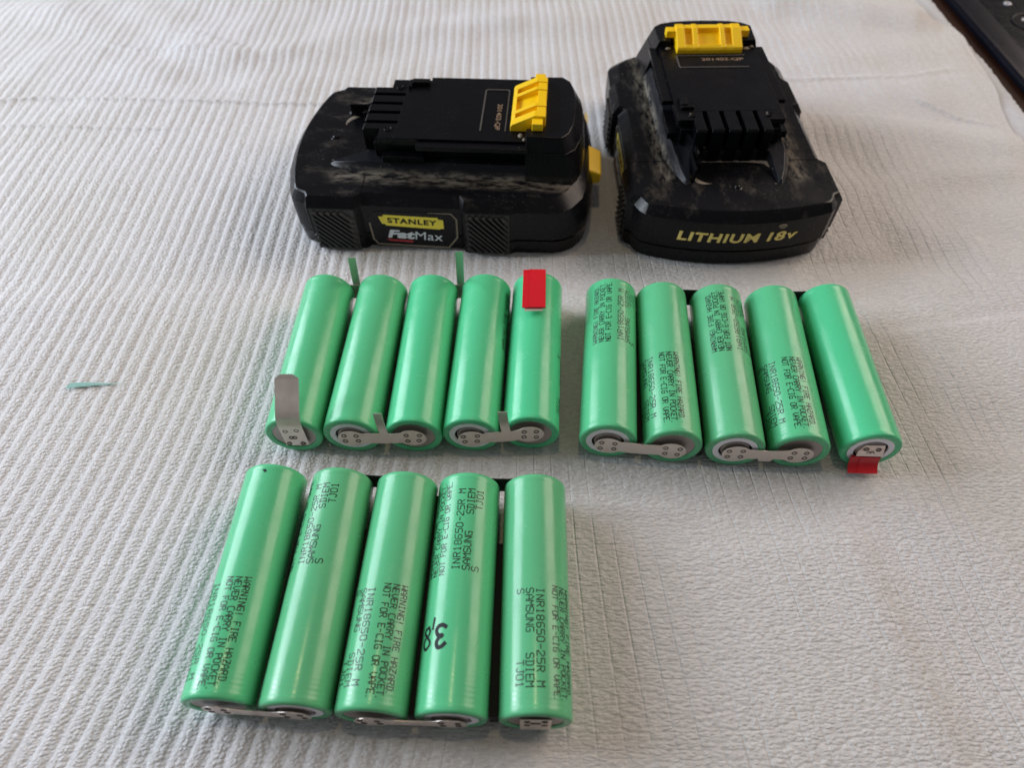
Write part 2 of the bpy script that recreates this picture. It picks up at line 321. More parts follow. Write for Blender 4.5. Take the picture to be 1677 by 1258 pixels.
def sheet_h(X, Y, want=False):
    A = 1-smooth(-75, 45, X); A = np.maximum(A, smooth(200, 310, Y)*(1-.65*smooth(60, 200, X))*.9)
    wl = lownoise(X, Y, 3, lo=40, hi=130)*2.0
    sw = smooth(-60, 60, X); U_ = X+(0.0006*(1-sw)-.0003*sw)*np.clip(205-Y, 0, 400)**2+wl*.5
    t = np.mod(U_/5.0, 1); k = np.floor(U_/5.0)
    saw = np.where(t < .34, np.sin(np.clip(t/.34, 0, 1)*math.pi/2), np.cos(np.clip((t-.34)/.66, 0, 1)*math.pi/2)**.8); hump = np.where(t < .5, 0, np.sin((t-.5)*2*math.pi)**2)
    amp = (.45+.75*np.abs(np.sin(k*1.57+.5)))*(1+.8*lownoise(X, Y, 21, lo=25, hi=90))
    left = (.56*saw*amp+.12*hump*(.5+.5*np.sin(k*2.1))+.07*np.sin(Y*2*math.pi/2.0+np.mod(k, 2)*2+3*lownoise(X, Y, 5, lo=6, hi=20))*(t > .4))*A
    right = -.03*np.sin(U_*2*math.pi/5.1)*(1-A)
    puck = lownoise(X, Y, 11, n=26, lo=3.5, hi=11)*.10*(1-.3*A)
    if want: return U_, A
    return base_z(Y)+left+right+puck+lownoise(X, Y, 8, lo=50, hi=190)*1.4*smooth(190, 290, Y)+lownoise(X, Y, 33, n=10, lo=22, hi=70)*3.6*np.maximum(np.maximum(smooth(70, 170, X), smooth(285, 360, Y)), smooth(105, 190, -X)*.35)+creases(X, Y)
XE = ([-100, 220, 285, 299, 310, 334, 355, 390, 403, 412.7, 433.7, 480], [258, 251, 248, 250, 252, 257, 260.5, 263, 262, 252, 253, 255])
def grid_sheet(name, mat, x0, x1fun, y0, y1, step, hfun, ragged=0, weave=False):
    nx = int((260-x0)/step/.8); ny = int((y1-y0)/step); ys = np.linspace(y0, y1, ny+1)
    xe = x1fun(ys)+(ragged*rng.uniform(-1, 1, ny+1) if ragged else 0)
    T = np.linspace(0, 1, nx+1)[None, :]; X = x0+(xe[:, None]-x0)*T; Y = np.repeat(ys[:, None], nx+1, 1)
    Z = hfun(X, Y); me = bpy.data.meshes.new(name)
    co = np.stack([X, Y, Z], -1).reshape(-1, 3)*S; me.vertices.add(len(co)); me.vertices.foreach_set('co', co.astype(np.float32).ravel())
    i = np.arange(ny)[:, None]*(nx+1)+np.arange(nx)[None, :]; q = np.stack([i, i+1, i+nx+2, i+nx+1], -1).reshape(-1, 4)
    me.loops.add(q.size); me.loops.foreach_set('vertex_index', q.ravel().astype(np.int32))
    me.polygons.add(len(q)); me.polygons.foreach_set('loop_start', np.arange(0, q.size, 4, dtype=np.int32)); me.polygons.foreach_set('loop_total', np.full(len(q), 4, np.int32))
    me.update(); me.polygons.foreach_set('use_smooth', [True]*len(q)); me.materials.append(mat)
    if weave:
        Uw, Aw = hfun(X, Y, True); at = me.attributes.new('weave', 'FLOAT_VECTOR', 'POINT')
        at.data.foreach_set('vector', np.stack([Uw*S, Y*S, Aw], -1).astype(np.float32).ravel())
    o = bpy.data.objects.new(name, me); col.objects.link(o); return o
top = grid_sheet('ground_sheet', M['sheet'], -335, lambda y: np.interp(y, *XE), 2, 520, .9, sheet_h, .25, True)
tag(top, 'white ribbed packing sheet spread under everything, creased at the back', kind='structure')
XL = ([-100, 240, 313, 336, 362, 390, 414, 434, 475], [262, 263, 265.5, 267, 268, 267, 266, 266, 267])
low = grid_sheet('under_sheet', M['sheet2'], -335, lambda y: np.interp(y, *XL), 2, 520, 1.9,
                 lambda X, Y: -3.9+lownoise(X, Y, 4, lo=10, hi=60)*.15-1.2*smooth(261, 268, X), .6)
tag(low, 'second white sheet showing as a strip beyond the right edge', kind='structure')
# ------------------------------------------------------------ stroke lettering wrapped round the cells
G = {'A':'0 0 0 4 2 6 4 4 4 0|0 2.4 4 2.4','C':'4 6 1 6 0 5 0 1 1 0 4 0','D':'0 0 3 0 4 1 4 5 3 6 0 6|1 0 1 6','E':'4 6 0 6 0 0 4 0|0 3 3 3',
'F':'4 6 0 6 0 0|0 3 3 3','G':'4 6 1 6 0 5 0 1 1 0 4 0 4 3 2 3','H':'0 0 0 6|4 0 4 6|0 3 4 3','I':'1 0 3 0|1 6 3 6|2 0 2 6','J':'2 6 4 6|3 6 3 1 2 0 1 0 0 1',
'K':'0 0 0 6|4 6 1 3 4 0|0 3 1 3','M':'0 0 0 6 2 3.5 4 6 4 0','N':'0 0 0 6 4 0 4 6','O':'1 0 3 0 4 1 4 5 3 6 1 6 0 5 0 1 1 0','P':'0 0 0 6 3 6 4 5 4 4 3 3 0 3',
'R':'0 0 0 6 3 6 4 5 4 4 3 3 0 3|2 3 4 0','S':'0 .6 1 0 3 0 4 1 4 2 3 3 1 3 0 4 0 5 1 6 3 6 4 5.4','T':'0 6 4 6|2 6 2 0','U':'0 6 0 1 1 0 3 0 4 1 4 6','V':'0 6 0 2 2 0 4 2 4 6',
'W':'0 6 0 0 2 2.5 4 0 4 6','Y':'0 6 0 5 2 3 4 5 4 6|2 3 2 0','Z':'0 6 4 6 0 0 4 0|1 3 3 3','0':'1 0 3 0 4 1 4 5 3 6 1 6 0 5 0 1 1 0','1':'1 5 2 6 2 0|1 0 3 0',
'2':'0 5 1 6 3 6 4 5 4 4 0 1 0 0 4 0','5':'4 6 0 6 0 3.4 3 3.4 4 2.6 4 1 3 0 0 0','6':'4 6 1 6 0 5 0 1 1 0 3 0 4 1 4 2.3 3 3.2 0 3.2','8':'1 0 3 0 4 1 4 2 3 3 1 3 0 2 0 1 1 0|1 3 0 4 0 5 1 6 3 6 4 5 4 4 3 3',
'-':'.5 3 3.5 3','!':'2 6 2 2|2 .6 2 0','.':'.5 0 1 0',' ':''}
RC = 9.25
def stroke(mb, pts, wdt, rad, k):
    """pts are (angle_deg, s); a ribbon of width wdt on the can"""
    for (a0, s0), (a1, s1) in zip(pts, pts[1:]):
        x0, x1 = math.radians(a0)*rad, math.radians(a1)*rad
        L = math.hypot(x1-x0, s1-s0)
        if L < 1e-6: continue
        dx, ds = (x1-x0)/L, (s1-s0)/L; e = wdt*.42
        n = max(1, int(abs(x1-x0)/.5)); r = rad+.0015*(k % 7); k += 1; vs = []
        for i in range(n+1):
            t = -e+(L+2*e)*i/n
            for sd in (-.5, .5):
                x = x0+dx*t-ds*wdt*sd; s_ = s0+ds*t+dx*wdt*sd; a = x/rad
                vs.append((r*math.sin(a), s_, RC+r*math.cos(a)))
        mb.add(vs, [(2*i, 2*i+2, 2*i+3, 2*i+1) for i in range(n)])
    return k
def text_line(mb, txt, phi, s0, pitch, gw, gh, down, k, wdt=.20, slant=0.):
    sd = -1 if down else 1; ua = 1 if down else -1
    for i, ch in enumerate(txt):
        jx, jy = random.uniform(-.06, .06), random.uniform(-.05, .05)
        g = G.get(ch, '')
        for pl in g.split('|'):
            v = [float(q) for q in pl.split()]
            if not v: continue
            pts = []
            for x, y in zip(v[::2], v[1::2]):
                h = (y/6-.5)*gh+jy; l = i*pitch+x/4*gw+jx+slant*h
                pts.append((phi+ua*math.degrees(h/RC), s0+sd*l))
            k = stroke(mb, pts, wdt, RC+.025, k)
    return k
def print_cell(cell, phi4, down, s1, s4, skip=(), slant=0.):
    sg = 1 if down else -1; mb = MB(); k = 0
    for i, t in enumerate(('WARNING! FIRE HAZARD.', 'NEVER CARRY IN POCKET.', 'NOT FOR E-CIG OR VAPE.')):
        k = text_line(mb, t, phi4+sg*(55.5-14.5*i), s1, 28.6/21.7, .95, 1.72, down, k, .25, slant)
    for i, (t, p) in enumerate((('INR18650-25R M', 24.5/13.8), ('SAMSUNG   SDIEM', 24.5/14.8), ('S          TJ01', 24.5/14.8))):
        k = text_line(mb, t, phi4-sg*(0, 17, 33)[i], s4, p, 1.22, 1.95, down, k, .26, slant)
    finish(mb, 'printed_text', M['ink'], cell, fixn=False)
# ------------------------------------------------------------ cells
def lathe(profile, n=56, close0=False, close1=False):
    mb = MB(); rings = []
    for s_, r in profile: rings.append([(r*math.sin(2*math.pi*i/n), s_, RC+r*math.cos(2*math.pi*i/n)) for i in range(n)])
    return mb.loft(rings, close0, close1)
def proto(mb, name, mat, ang=40):
    o = finish(mb, name, mat, smooth=True, ang=ang); me = o.data; bpy.data.objects.remove(o); return me
ME = {}
ME['wrap'] = proto(lathe([(.55, 6.85), (.02, 6.88), (-.10, 7.05), (-.22, 7.9), (-.2, 8.7), (.15, 9.08), (.7, 9.23), (1.6, 9.26), (2.2, 9.21), (3.2, 9.25), (62.2, 9.25), (62.8, 9.20), (63.4, 9.25), (64.5, 9.2), (64.95, 8.8), (65.1, 8.0), (65.0, 7.2), (64.6, 7.1)]), 'cell', M['green'], 60)
ME['disc'] = proto(lathe([(.28, 6.95), (.26, 6.6), (.45, 6.1), (.45, .01)], close1=True), 'negative_end', M['can'])
ME['ring'] = proto(lathe([(.40, 6.95), (.0, 6.92), (-.04, 5.15), (.5, 5.1)]), 'insulating_ring', M['white_ring'])
ME['pit'] = proto(lathe([(.40, 5.2), (1.2, 5.15), (1.2, .01)], close1=True), 'recess', M['gap'])
ME['button'] = proto(lathe([(1.15, 4.7), (.3, 4.5), (-.12, 4.1), (-.15, .01)], close1=True), 'positive_cap', M['can'])
ME['rear'] = proto(lathe([(64.7, .01), (64.75, 7.2)], close0=True), 'rear_end', M['can'])
def torus(R_, r_, n=14, m=6):
    mb = MB(); vs = []; fs = []
    for i in range(n):
        a = 2*math.pi*i/n
        for j in range(m):
            b = 2*math.pi*j/m; vs.append(((R_+r_*math.cos(b))*math.cos(a), -r_*math.sin(b)*.8, (R_+r_*math.cos(b))*math.sin(a)))
    for i in range(n):
        for j in range(m):
            fs.append((i*m+j, ((i+1) % n)*m+j, ((i+1) % n)*m+(j+1) % m, i*m+(j+1) % m))
    mb.add(vs, fs)
    return mb
ME['weld'] = proto(torus(.70, .19), 'weld_spot', M['weld'], 80)
CELLS = {'A1':(-70.61,118.89,1.74),'A2':(-51.99,118.40,3.52),'A3':(-31.91,117.92,2.56),'A4':(-13.54,117.80,3.98),'A5':(5.72,118.34,4.01),
'B1':(30.29,114.84,6.59),'B2':(50.67,112.42,4.69),'B3':(70.12,110.95,5.26),'B4':(90.17,109.94,5.39),'B5':(112.65,110.01,2.92),
'C1':(-75.14,38.41,1.87),'C2':(-55.52,36.88,2.93),'C3':(-36.44,35.28,3.70),'C4':(-16.44,34.44,2.76),'C5':(4.56,33.58,1.66)}
POS = {'A2','A4','B1','B3','B5','C2','C4'}
TEXT = {'A4':(119, 0, 33.3, 34.5), 'A5':(100, 1, 31, 29.8), 'B1':(17, 0, 34.4, 35.5), 'B2':(-46, 1, 31.5, 31), 'B3':(24, 0, 33.4, 34.4), 'B4':(-43, 1, 31, 30.4),
'C1':(-38, 1, 30, 28.9), 'C2':(-29.7, 0, 34.2, 35.1), 'C3':(-21.5, 1, 30.8, 29.7), 'C4':(-7.5, 0, 34, 35.1), 'C5':(7.3, 1, 31.6, 30.5)}
def front_dir(n):
    x, y, th = CELLS[n]; t = math.radians(th); return Vector((math.sin(t), math.cos(t), 0))
def plate_frame(n1, n2):
    a = Vector(CELLS[n1][:2]+(RC,)); b = Vector(CELLS[n2][:2]+(RC,)); t = (b-a); L = t.length; t.normalize()
    return a, t, L, Vector((t.y, -t.x, 0))  # outward, towards the camera
def sheet_strip(path, half, thick):
    """path of (point, normal, across) -> a thin strip"""
    mb = MB(); rings = []
    for i, (p, nrm, ac) in enumerate(path):
        h = half[i] if isinstance(half, (list, tuple)) else half
        rings.append([tuple(p+ac*h+nrm*thick/2), tuple(p-ac*h+nrm*thick/2), tuple(p-ac*h-nrm*thick/2), tuple(p+ac*h-nrm*thick/2)])
    return mb.loft(rings)
def outline_plate(poly, a, t, nrm, off, thick):
    mb = MB(); rings = []
    for o_ in (off, off+thick): rings.append([tuple(a+t*x+Vector((0, 0, z))+nrm*o_) for x, z in poly])
    return mb.loft(rings)
def welds(parent, root, a, t, nrm, off, pts):
    for x, z in pts:
        p = a+t*x+Vector((0, 0, z))+nrm*off-root
        inst(ME['weld'], 'weld_spot', parent, tuple(p), (0, 0, math.atan2(t.y, t.x)))
def link_plate(root_o, root, n1, n2, dz=0., rneck=2.5, tab=None, stub=False, tilt=0., r1=4.5, r2=4.6):
    a, t, L, nrm = plate_frame(n1, n2); poly = []
    c1x, c2x = .4, L-.3
    def arc(cx, cz, r, a0, a1, n=14): return [(cx+r*math.cos(math.radians(a0+(a1-a0)*i/n)), cz+r*.94*math.sin(math.radians(a0+(a1-a0)*i/n))) for i in range(n+1)]
    z1, z2 = dz-tilt, dz+tilt
    poly += arc(c1x, z1, r1, 40, 320)                 # left lobe, ccw from upper right round the left to lower right
    mid = L/2; zm = dz-.1
    low = [(c1x+r1*.95+1.2, zm-rneck-.1)]
    if stub: low += [(mid-2.2, zm-rneck), (mid-1.6, zm-rneck-1.5), (mid+2.0, zm-rneck-1.4), (mid+2.6, zm-rneck)]
    else: low += [(mid, zm-rneck-.25)]
    low += [(c2x-r2*.95-1.2, zm-rneck)]
    poly += low
    poly += arc(c2x, z2, r2, 220, 500)                # right lobe
    up = [(c2x-r2*.95-1.2, zm+rneck)]
    if tab:
        tx, tw = tab; up += [(tx+tw, zm+rneck), (tx+tw-.1, zm+rneck+.8), (tx-tw, zm+rneck+.8), (tx-tw, zm+rneck)]
    else: up += [(mid, zm+rneck-.2)]
    up += [(c1x+r1*.95+1.2, zm+rneck+.1)]
    poly += up
    mb = outline_plate(poly, a-root, t, nrm, .95, .16)
    if tab:
        path = []
        for dz_, dy_ in ((zm+rneck-.2, 0), (zm+rneck+2, .1), (zm+rneck+5.5, -.4), (zm+rneck+9.0, -1.6)):
            path.append((a-root+t*(tab[0]-.11*(dz_-zm-rneck))+Vector((0, 0, dz_))+nrm*(1.03+dy_), nrm, t))
        s2 = sheet_strip(path, tab[1], .15); mb.add(s2.v, s2.f)
    o = finish(mb, 'nickel_strip', M['nickel'], root_o, smooth=True, ang=30)
    g = 1.55
    welds(o, root, a, t, nrm, 1.13, [(c1x+dx+random.uniform(-.3, .3), z1+dd+random.uniform(-.2, .2)) for dx in (-2.5, 1.6) for dd in (-g, g)]+[(c2x+dx+random.uniform(-.3, .3), z2+dd+random.uniform(-.2, .2)) for dx in (-1.9, 2.3) for dd in (-g, g)])
    return o
def make_string(key, label):
    x0, y0, _ = CELLS[key+'3']; root = Vector((x0, y0, 0)); ro = empty('battery_string', root)
    tag(ro, label, 'battery pack', 'welded rows of five green cells')
    names = [key+str(i) for i in range(1, 6)]; cells = {}
    for n in names:
        x, y, th = CELLS[n]
        c = inst(ME['wrap'], 'cell', ro, (x-x0, y-y0, 0), (0, 0, -math.radians(th))); cells[n] = c
        roll = 0
        if n in POS:
            inst(ME['ring'], 'insulating_ring', c); inst(ME['pit'], 'recess', c); inst(ME['button'], 'positive_cap', c)
        else: inst(ME['disc'], 'negative_end', c)
        inst(ME['rear'], 'rear_end', c)
        if n in TEXT:
            p4, dn, s1, s4 = TEXT[n]; print_cell(c, p4, bool(dn), s1, s4, slant=-.10 if n in ('B1', 'B3', 'A4') else 0.)
    return ro, root, cells
def rear_strip(ro, root, n1, n2, mat, z0=-3.2, z1=3.0, name='rear_nickel_strip'):
    a, t, L, nrm = plate_frame(n1, n2); d = (front_dir(n1)+front_dir(n2)).normalized()
    a2 = a+d*65.2-root
    poly = [(-3, z0-1), (L+3, z0-1), (L+4, 0), (L+3, z1+1), (L*.62, z1), (L*.38, z1), (-3, z1+1), (-4, 0)]
    mb = outline_plate(poly, a2, t, -nrm, .12, .2)
    return finish(mb, name, mat, ro), a2, t, nrm, L
# --- row A: back left
ro, root, cells = make_string('A', 'row of five green cells behind left, with tall serrated nickel tab and red tape')
cells['A1']['label'] = 'leftmost cell with wide nickel tab standing up'
link_plate(ro, root, 'A2', 'A3', dz=.4, rneck=2.8, tab=(11.2, 1.35), tilt=.2)
link_plate(ro, root, 'A4', 'A5', dz=.4, rneck=2.8, tab=(11.4, 1.45), tilt=.7)
for n1, n2, top_z, x_off in (('A1', 'A2', 25.6, (-57.3, 184)), ('A3', 'A4', 28.6, (-18.2, 184))):
    o, a2, t, nrm, L = rear_strip(ro, root, n1, n2, M['nickel'])
    tx = x_off[0]-root.x; ty = a2.y+.2
    bx = (a2+t*(L/2+.3)).x
    path = [(Vector((bx, ty, RC+1)), Vector((0, 1, 0)), Vector((1, 0, 0))), (Vector((bx+.1, ty+.2, RC+5)), Vector((0, 1, 0)), Vector((1, 0, 0))), (Vector((tx, ty+.2, top_z)), Vector((0, 1, .05)), Vector((1, 0, 0)))]
    finish(sheet_strip(path, 1.4, .15), 'upright_tab', M['nickel'], ro)
# wide serrated tab on A1
a = Vector(CELLS['A1'][:2]+(0,)); t = Vector((1, 0, 0))
mb = MB(); prf = [(-.75, 4.8, .3), (-.85, 11, .45), (-.95, 15.0, .55), (-.85, 17.3, .6), (-.1, 19.2, .6), (1.8, 21.0, .6), (5.0, 23.2, .6), (9.6, 26.9, .6)]
rings = []
for i, (y, z, xo) in enumerate(prf):
    h = 3.75
    nn = Vector((0, -1, .0)) if i < 3 else Vector((0, -.74, .67))
    c = Vector((a.x+xo, a.y+y, z))-root
    rings.append([tuple(c+t*h+nn*.08), tuple(c-t*h+nn*.08), tuple(c-t*h-nn*.08), tuple(c+t*h-nn*.08)])
mb.loft(rings)
c = Vector((a.x+.6, a.y+9.6, 26.9))-root; d = Vector((0, .68, .73)); nn = Vector((0, -.73, .68))   # serrated, clipped end
xs = np.linspace(-3.75, 3.75, 19); edge = []
for i, x in enumerate(xs):
    e = 1.35-max(0, abs(x)-1.9)*.72; edge.append(c+t*float(x)+d*(e+(.32 if i % 2 else 0)))
vs = []; fs = []
for i, x in enumerate(xs):
    b0 = c+t*float(x); vs += [tuple(b0+nn*.08), tuple(edge[i]+nn*.08), tuple(b0-nn*.08), tuple(edge[i]-nn*.08)]
for i in range(len(xs)-1):
    k = 4*i; fs += [(k, k+4, k+5, k+1), (k+2, k+3, k+7, k+6), (k+1, k+5, k+7, k+3)]
mb.add(vs, fs)
o = finish(mb, 'wide_nickel_tab', M['nickel'], ro, smooth=True, ang=50); o['label'] = 'tall wide nickel tab with serrated top edge'
welds(o, root, a+Vector((0, 0, RC)), t, Vector((0, -1, 0)), .95, [(-1.6, 4.0), (2.0, 4.3), (-.6, .2), (.4, .2), (-2.2, -3.4), (2.3, -3.4)])
# red tape folded over the tab on A5
def U3(x, y, z): return Vector((x, y, z))-root
path = []
for (x, y, z) in ((9.0, 184.2, 14.0), (9.0, 184.0, 18.2), (8.9, 182.4, 19.9), (8.8, 179.0, 20.6), (8.4, 171, 20.7), (8.0, 162.9, 20.6)):
    path.append((U3(x, y, z), Vector((0, -.9, .3)) if z < 19 else Vector((0, 0, 1)), Vector((1, -.03, 0))))
o = finish(sheet_strip(path, 4.1, .35), 'red_tape', M['red'], ro, smooth=True, ang=40)
path2 = [(p+n*.3+Vector((1.1, 0, 0)), n, ac) for p, n, ac in path[2:]]
finish(sheet_strip(path2, 2.9, .18), 'tape_fold', M['red'], o, smooth=True, ang=40)
path3 = [(p-n*.4, n, ac) for p, n, ac in path]; path3.append((U3(7.9, 161.9, 20.1), Vector((0, 0, 1)), Vector((1, 0, 0))))
finish(sheet_strip(path3, 3.2, .15), 'nickel_tab', M['nickel'], ro)
# --- row B: back right
ro, root, cells = make_string('B', 'row of five green cells behind right, under the pack facing the camera')
cells['B5']['label'] = 'plain cell standing slightly apart at the right end, red tape at its front'
cells['B2']['label'] = 'cell with smudged warning print near its front end'
link_plate(ro, root, 'B1', 'B2', dz=-.9, rneck=2.8)
link_plate(ro, root, 'B3', 'B4', dz=-.6, stub=True)
rear_strip(ro, root, 'B2', 'B3', M['spacer'], -2.2, 4.8, 'rear_insulated_strip'); rear_strip(ro, root, 'B4', 'B5', M['spacer'], -2.2, 4.8, 'rear_insulated_strip')
def end_tab(n, root, ro, zs, half=3.7):
    x, y, th = CELLS[n]; a = Vector((x, y, 0)); d = front_dir(n); t = Vector((d.y, -d.x, 0)); nrm = -d
    return a, t, nrm
a, t, nrm = end_tab('B5', root, ro, None)
path = [(a-root+nrm*.36+Vector((0, 0, RC+3.6)), nrm, t), (a-root+nrm*.36+Vector((0, 0, RC+.2)), nrm, t), (a-root+nrm*.9+Vector((0, 0, RC-2)), nrm, t)]
o = finish(sheet_strip(path, [3.0, 4.0, 4.0], .15), 'nickel_tab', M['nickel'], ro)
welds(o, root, a+Vector((0, 0, RC)), t, nrm, .55, [(-2.0, 1.4), (1.9, 1.2), (-.5, -.8), (.5, -.8)])
path = [(a-root+nrm*.7+Vector((0, 0, RC-2.4)), nrm, t), (a-root+nrm*1.0+Vector((0, 0, RC-4.2)), nrm, t), (a-root+nrm*1.9+Vector((0, 0, RC-6.0)), (nrm+Vector((0, 0, .8))).normalized(), t), (a-root+nrm*4.4+Vector((0, 0, RC-6.9))+t*-.4, (nrm*.4+Vector((0, 0, 1))).normalized(), t)]
path = [(p-t*.6, n_, ac) for p, n_, ac in path]
o = finish(sheet_strip(path, 4.6, .5), 'red_tape', M['red'], ro, smooth=True, ang=50)
path2 = [(p+n_*.36+t*1.4, n_, ac) for p, n_, ac in path]; finish(sheet_strip(path2, 3.1, .2), 'tape_fold', M['red'], o, smooth=True, ang=50)
def spacer(ro, root, n1, n2, s0, s1, z0=2, z1=10.5, wdt=.9):
    a = Vector(CELLS[n1][:2]+(0,)); b = Vector(CELLS[n2][:2]+(0,)); p0 = (a+front_dir(n1)*s0+b+front_dir(n2)*s0)/2-root; p1 = (a+front_dir(n1)*s1+b+front_dir(n2)*s1)/2-root
    mb = MB(); vs = []
    for p in (p0, p1): vs.append([(p.x-wdt, p.y, z0), (p.x+wdt, p.y, z0), (p.x+wdt, p.y, z1), (p.x-wdt, p.y, z1)])
    mb.loft(vs); finish(mb, 'black_spacer', M['spacer'], ro)
for n1, n2, s0, s1 in (('B1', 'B2', 2, 60), ('B3', 'B4', 2, 50), ('B4', 'B5', 20, 48), ('B2', 'B3', 2, 48)): spacer(ro, root, n1, n2, s0, s1, 1.5, 7)
# --- row C: front
ro, root, cells = make_string('C', 'row of five green cells nearest the camera, one marked 3,8 by hand')
cells['C4']['label'] = 'cell with 3,8 written upside down in black marker'
cells['C5']['label'] = 'rightmost cell with a nickel tab on its front end'
link_plate(ro, root, 'C1', 'C2', dz=-.2); link_plate(ro, root, 'C3', 'C4', dz=-.2)
rear_strip(ro, root, 'C2', 'C3', M['spacer'], -2.2, 4.2, 'rear_insulated_strip'); rear_strip(ro, root, 'C4', 'C5', M['spacer'], -2.2, 4.6, 'rear_insulated_strip')
a, t, nrm = end_tab('C5', root, ro, None)
path = [(a-root+nrm*.36+Vector((0, 0, RC+4.6)), nrm, t), (a-root+nrm*.5+Vector((0, 0, RC-2.5)), nrm, t), (a-root+nrm*.7+Vector((0, 0, RC-5.6)), nrm, t)]
o = finish(sheet_strip(path, 3.9, .15), 'nickel_tab', M['nickel'], ro)
welds(o, root, a+Vector((0, 0, RC)), t, nrm, .55, [(-2.1, 2.6), (2.2, 2.8), (-.5, 1.0), (.5, 1.0), (-2.1, -1.0), (2.2, -1.0)])
for n1, n2, s0, s1 in (('C3', 'C4', 1, 62), ('C4', 'C5', 1, 47), ('C2', 'C3', 1, 50)): spacer(ro, root, n1, n2, s0, s1, 2, 8.5, 1.1)
def spline(pts, n=5):
    out = []
    for i in range(len(pts)-1):
        p0, p1, p2, p3 = pts[max(0, i-1)], pts[i], pts[i+1], pts[min(len(pts)-1, i+2)]
        for k in range(n):
            t = k/n; out.append(tuple(.5*((2*p1[j])+(-p0[j]+p2[j])*t+(2*p0[j]-5*p1[j]+4*p2[j]-p3[j])*t*t+(-p0[j]+3*p1[j]-3*p2[j]+p3[j])*t**3) for j in (0, 1)))
    return out+[pts[-1]]
mb = MB(); k = 0
THREE = [(-14.9,20.0),(-21.2,20.45),(-28.0,20.1),(-31.0,19.1),(-27.2,18.0),(-20.6,17.8),(-25.9,17.2),(-29.0,16.1),(-26.1,15.0),(-19.8,15.1),(-14.6,15.8)]
EIGHT = [(-48.8,20.4),(-56.5,20.0),(-58.7,19.1),(-51.5,18.0),(-44.3,16.8),(-44.5,15.8),(-52.7,14.9),(-59.3,15.9),(-58.9,17.0),(-54.4,17.9),(-48.0,18.4),(-45.6,19.3),(-48.8,20.4)]
for pts, wd in ((THREE, 1.02), (EIGHT, .74), ([(-37.5,22.4),(-38.4,21.1),(-39.3,19.8)], .7)):
    k = stroke(mb, spline(pts), wd, RC+.03, k)
finish(mb, 'handwritten_number', M['marker'], cells['C4'], fixn=False)
mb = MB(); stroke(mb, [(-5, 62.6), (-1, 62.3)], .6, RC+.03, 0); stroke(mb, [(-3, 62.7), (-1.5, 62.2)], .6, RC+.03, 1); finish(mb, 'ink_dot', M['marker'], cells['C1'], fixn=False)
# ------------------------------------------------------------ power tool packs
def mirror(half):   # half: points with u>=0 from nose to end; returns ccw loop (u right, v up)
    rest = [(-u, v) for u, v in reversed(half) if u > 1e-6]
    return half+rest
LOWH = [(0,5.7),(8,6.0),(16,6.9),(24,8.4),(32,10.6),(36.6,12.4),(38.6,14.6),(40.4,18.4),(42.8,19.8),(42.8,39.2),(40.5,41.4),(40.5,81.2),(42.8,82.5),(42.8,103.4),(41.8,105.8),(41.6,121),(40.3,125.5),(37.2,130),(31.5,133.8),(24,135.5),(12,136.2),(0,136.3)]
TOPH = [(0,8.6),(8,8.9),(16,9.8),(24,11.2),(32,13.2),(35.4,14.5),(36.4,16.0),(37.8,18.9),(40.2,20.2),(40.2,38.8),(37.1,41.8),(37.1,81.0),(40.2,82.9),(40.2,103.0),(37.8,106),(37.4,118),(36.2,121.4),(33,124.8),(28,127.6),(21,129.6),(10,130.6),(0,130.6)]
MIDH = [(u, v-2.6*min(1, max(0, (v-121)/8))) for u, v in LOWH]
def ring(half, z, inset=0.):
    pts = mirror(half); out = []
    for u, v in pts:
        f = inset; cu, cv = u/42.0, (v-71)/65.0
        out.append((u-cu*f, v-cv*f, z))
    return out
def text_mesh(name, body, size, mat, parent, mtx, bold=.0, shear=0., sx=1., extrude=.04, align='CENTER', space=1., fit=None):
    cu = bpy.data.curves.new(name, 'FONT'); cu.body = body; cu.size = size; cu.offset = bold; cu.shear = shear; cu.extrude = extrude
    cu.align_x = align; cu.align_y = 'CENTER'; cu.space_character = space; cu.resolution_u = 4
    tmp = bpy.data.objects.new(name, cu); col.objects.link(tmp); bpy.context.view_layer.update()
    me = bpy.data.meshes.new_from_object(tmp.evaluated_get(bpy.context.evaluated_depsgraph_get())); bpy.data.objects.remove(tmp)
    
    if fit:
        xs_ = [v.co.x for v in me.vertices]; ys_ = [v.co.y for v in me.vertices]; cx_, cy_ = (max(xs_)+min(xs_))/2, (max(ys_)+min(ys_))/2
        me.transform(Matrix.Translation((-cx_, -cy_, 0))); me.transform(Matrix.Diagonal((fit[0]/(max(xs_)-min(xs_)), fit[1]/(max(ys_)-min(ys_)), 1, 1)))
    me.transform(Matrix.Diagonal((sx, 1, 1, 1))); me.transform(mtx); me.transform(Matrix.Scale(S, 4)); me.materials.clear(); me.materials.append(mat)
    o = bpy.data.objects.new(name, me); col.objects.link(o); o.parent = parent; return o
def bend_to_nose(me):
    """lay flat lettering on the bowed front face"""
    hu = [p[0] for p in LOWH[:6]]; hv = [p[1] for p in LOWH[:6]]
    for v in me.vertices:
        u = v.co.x/S; v.co.y += (np.interp(abs(u), hu, hv)-5.7)*S
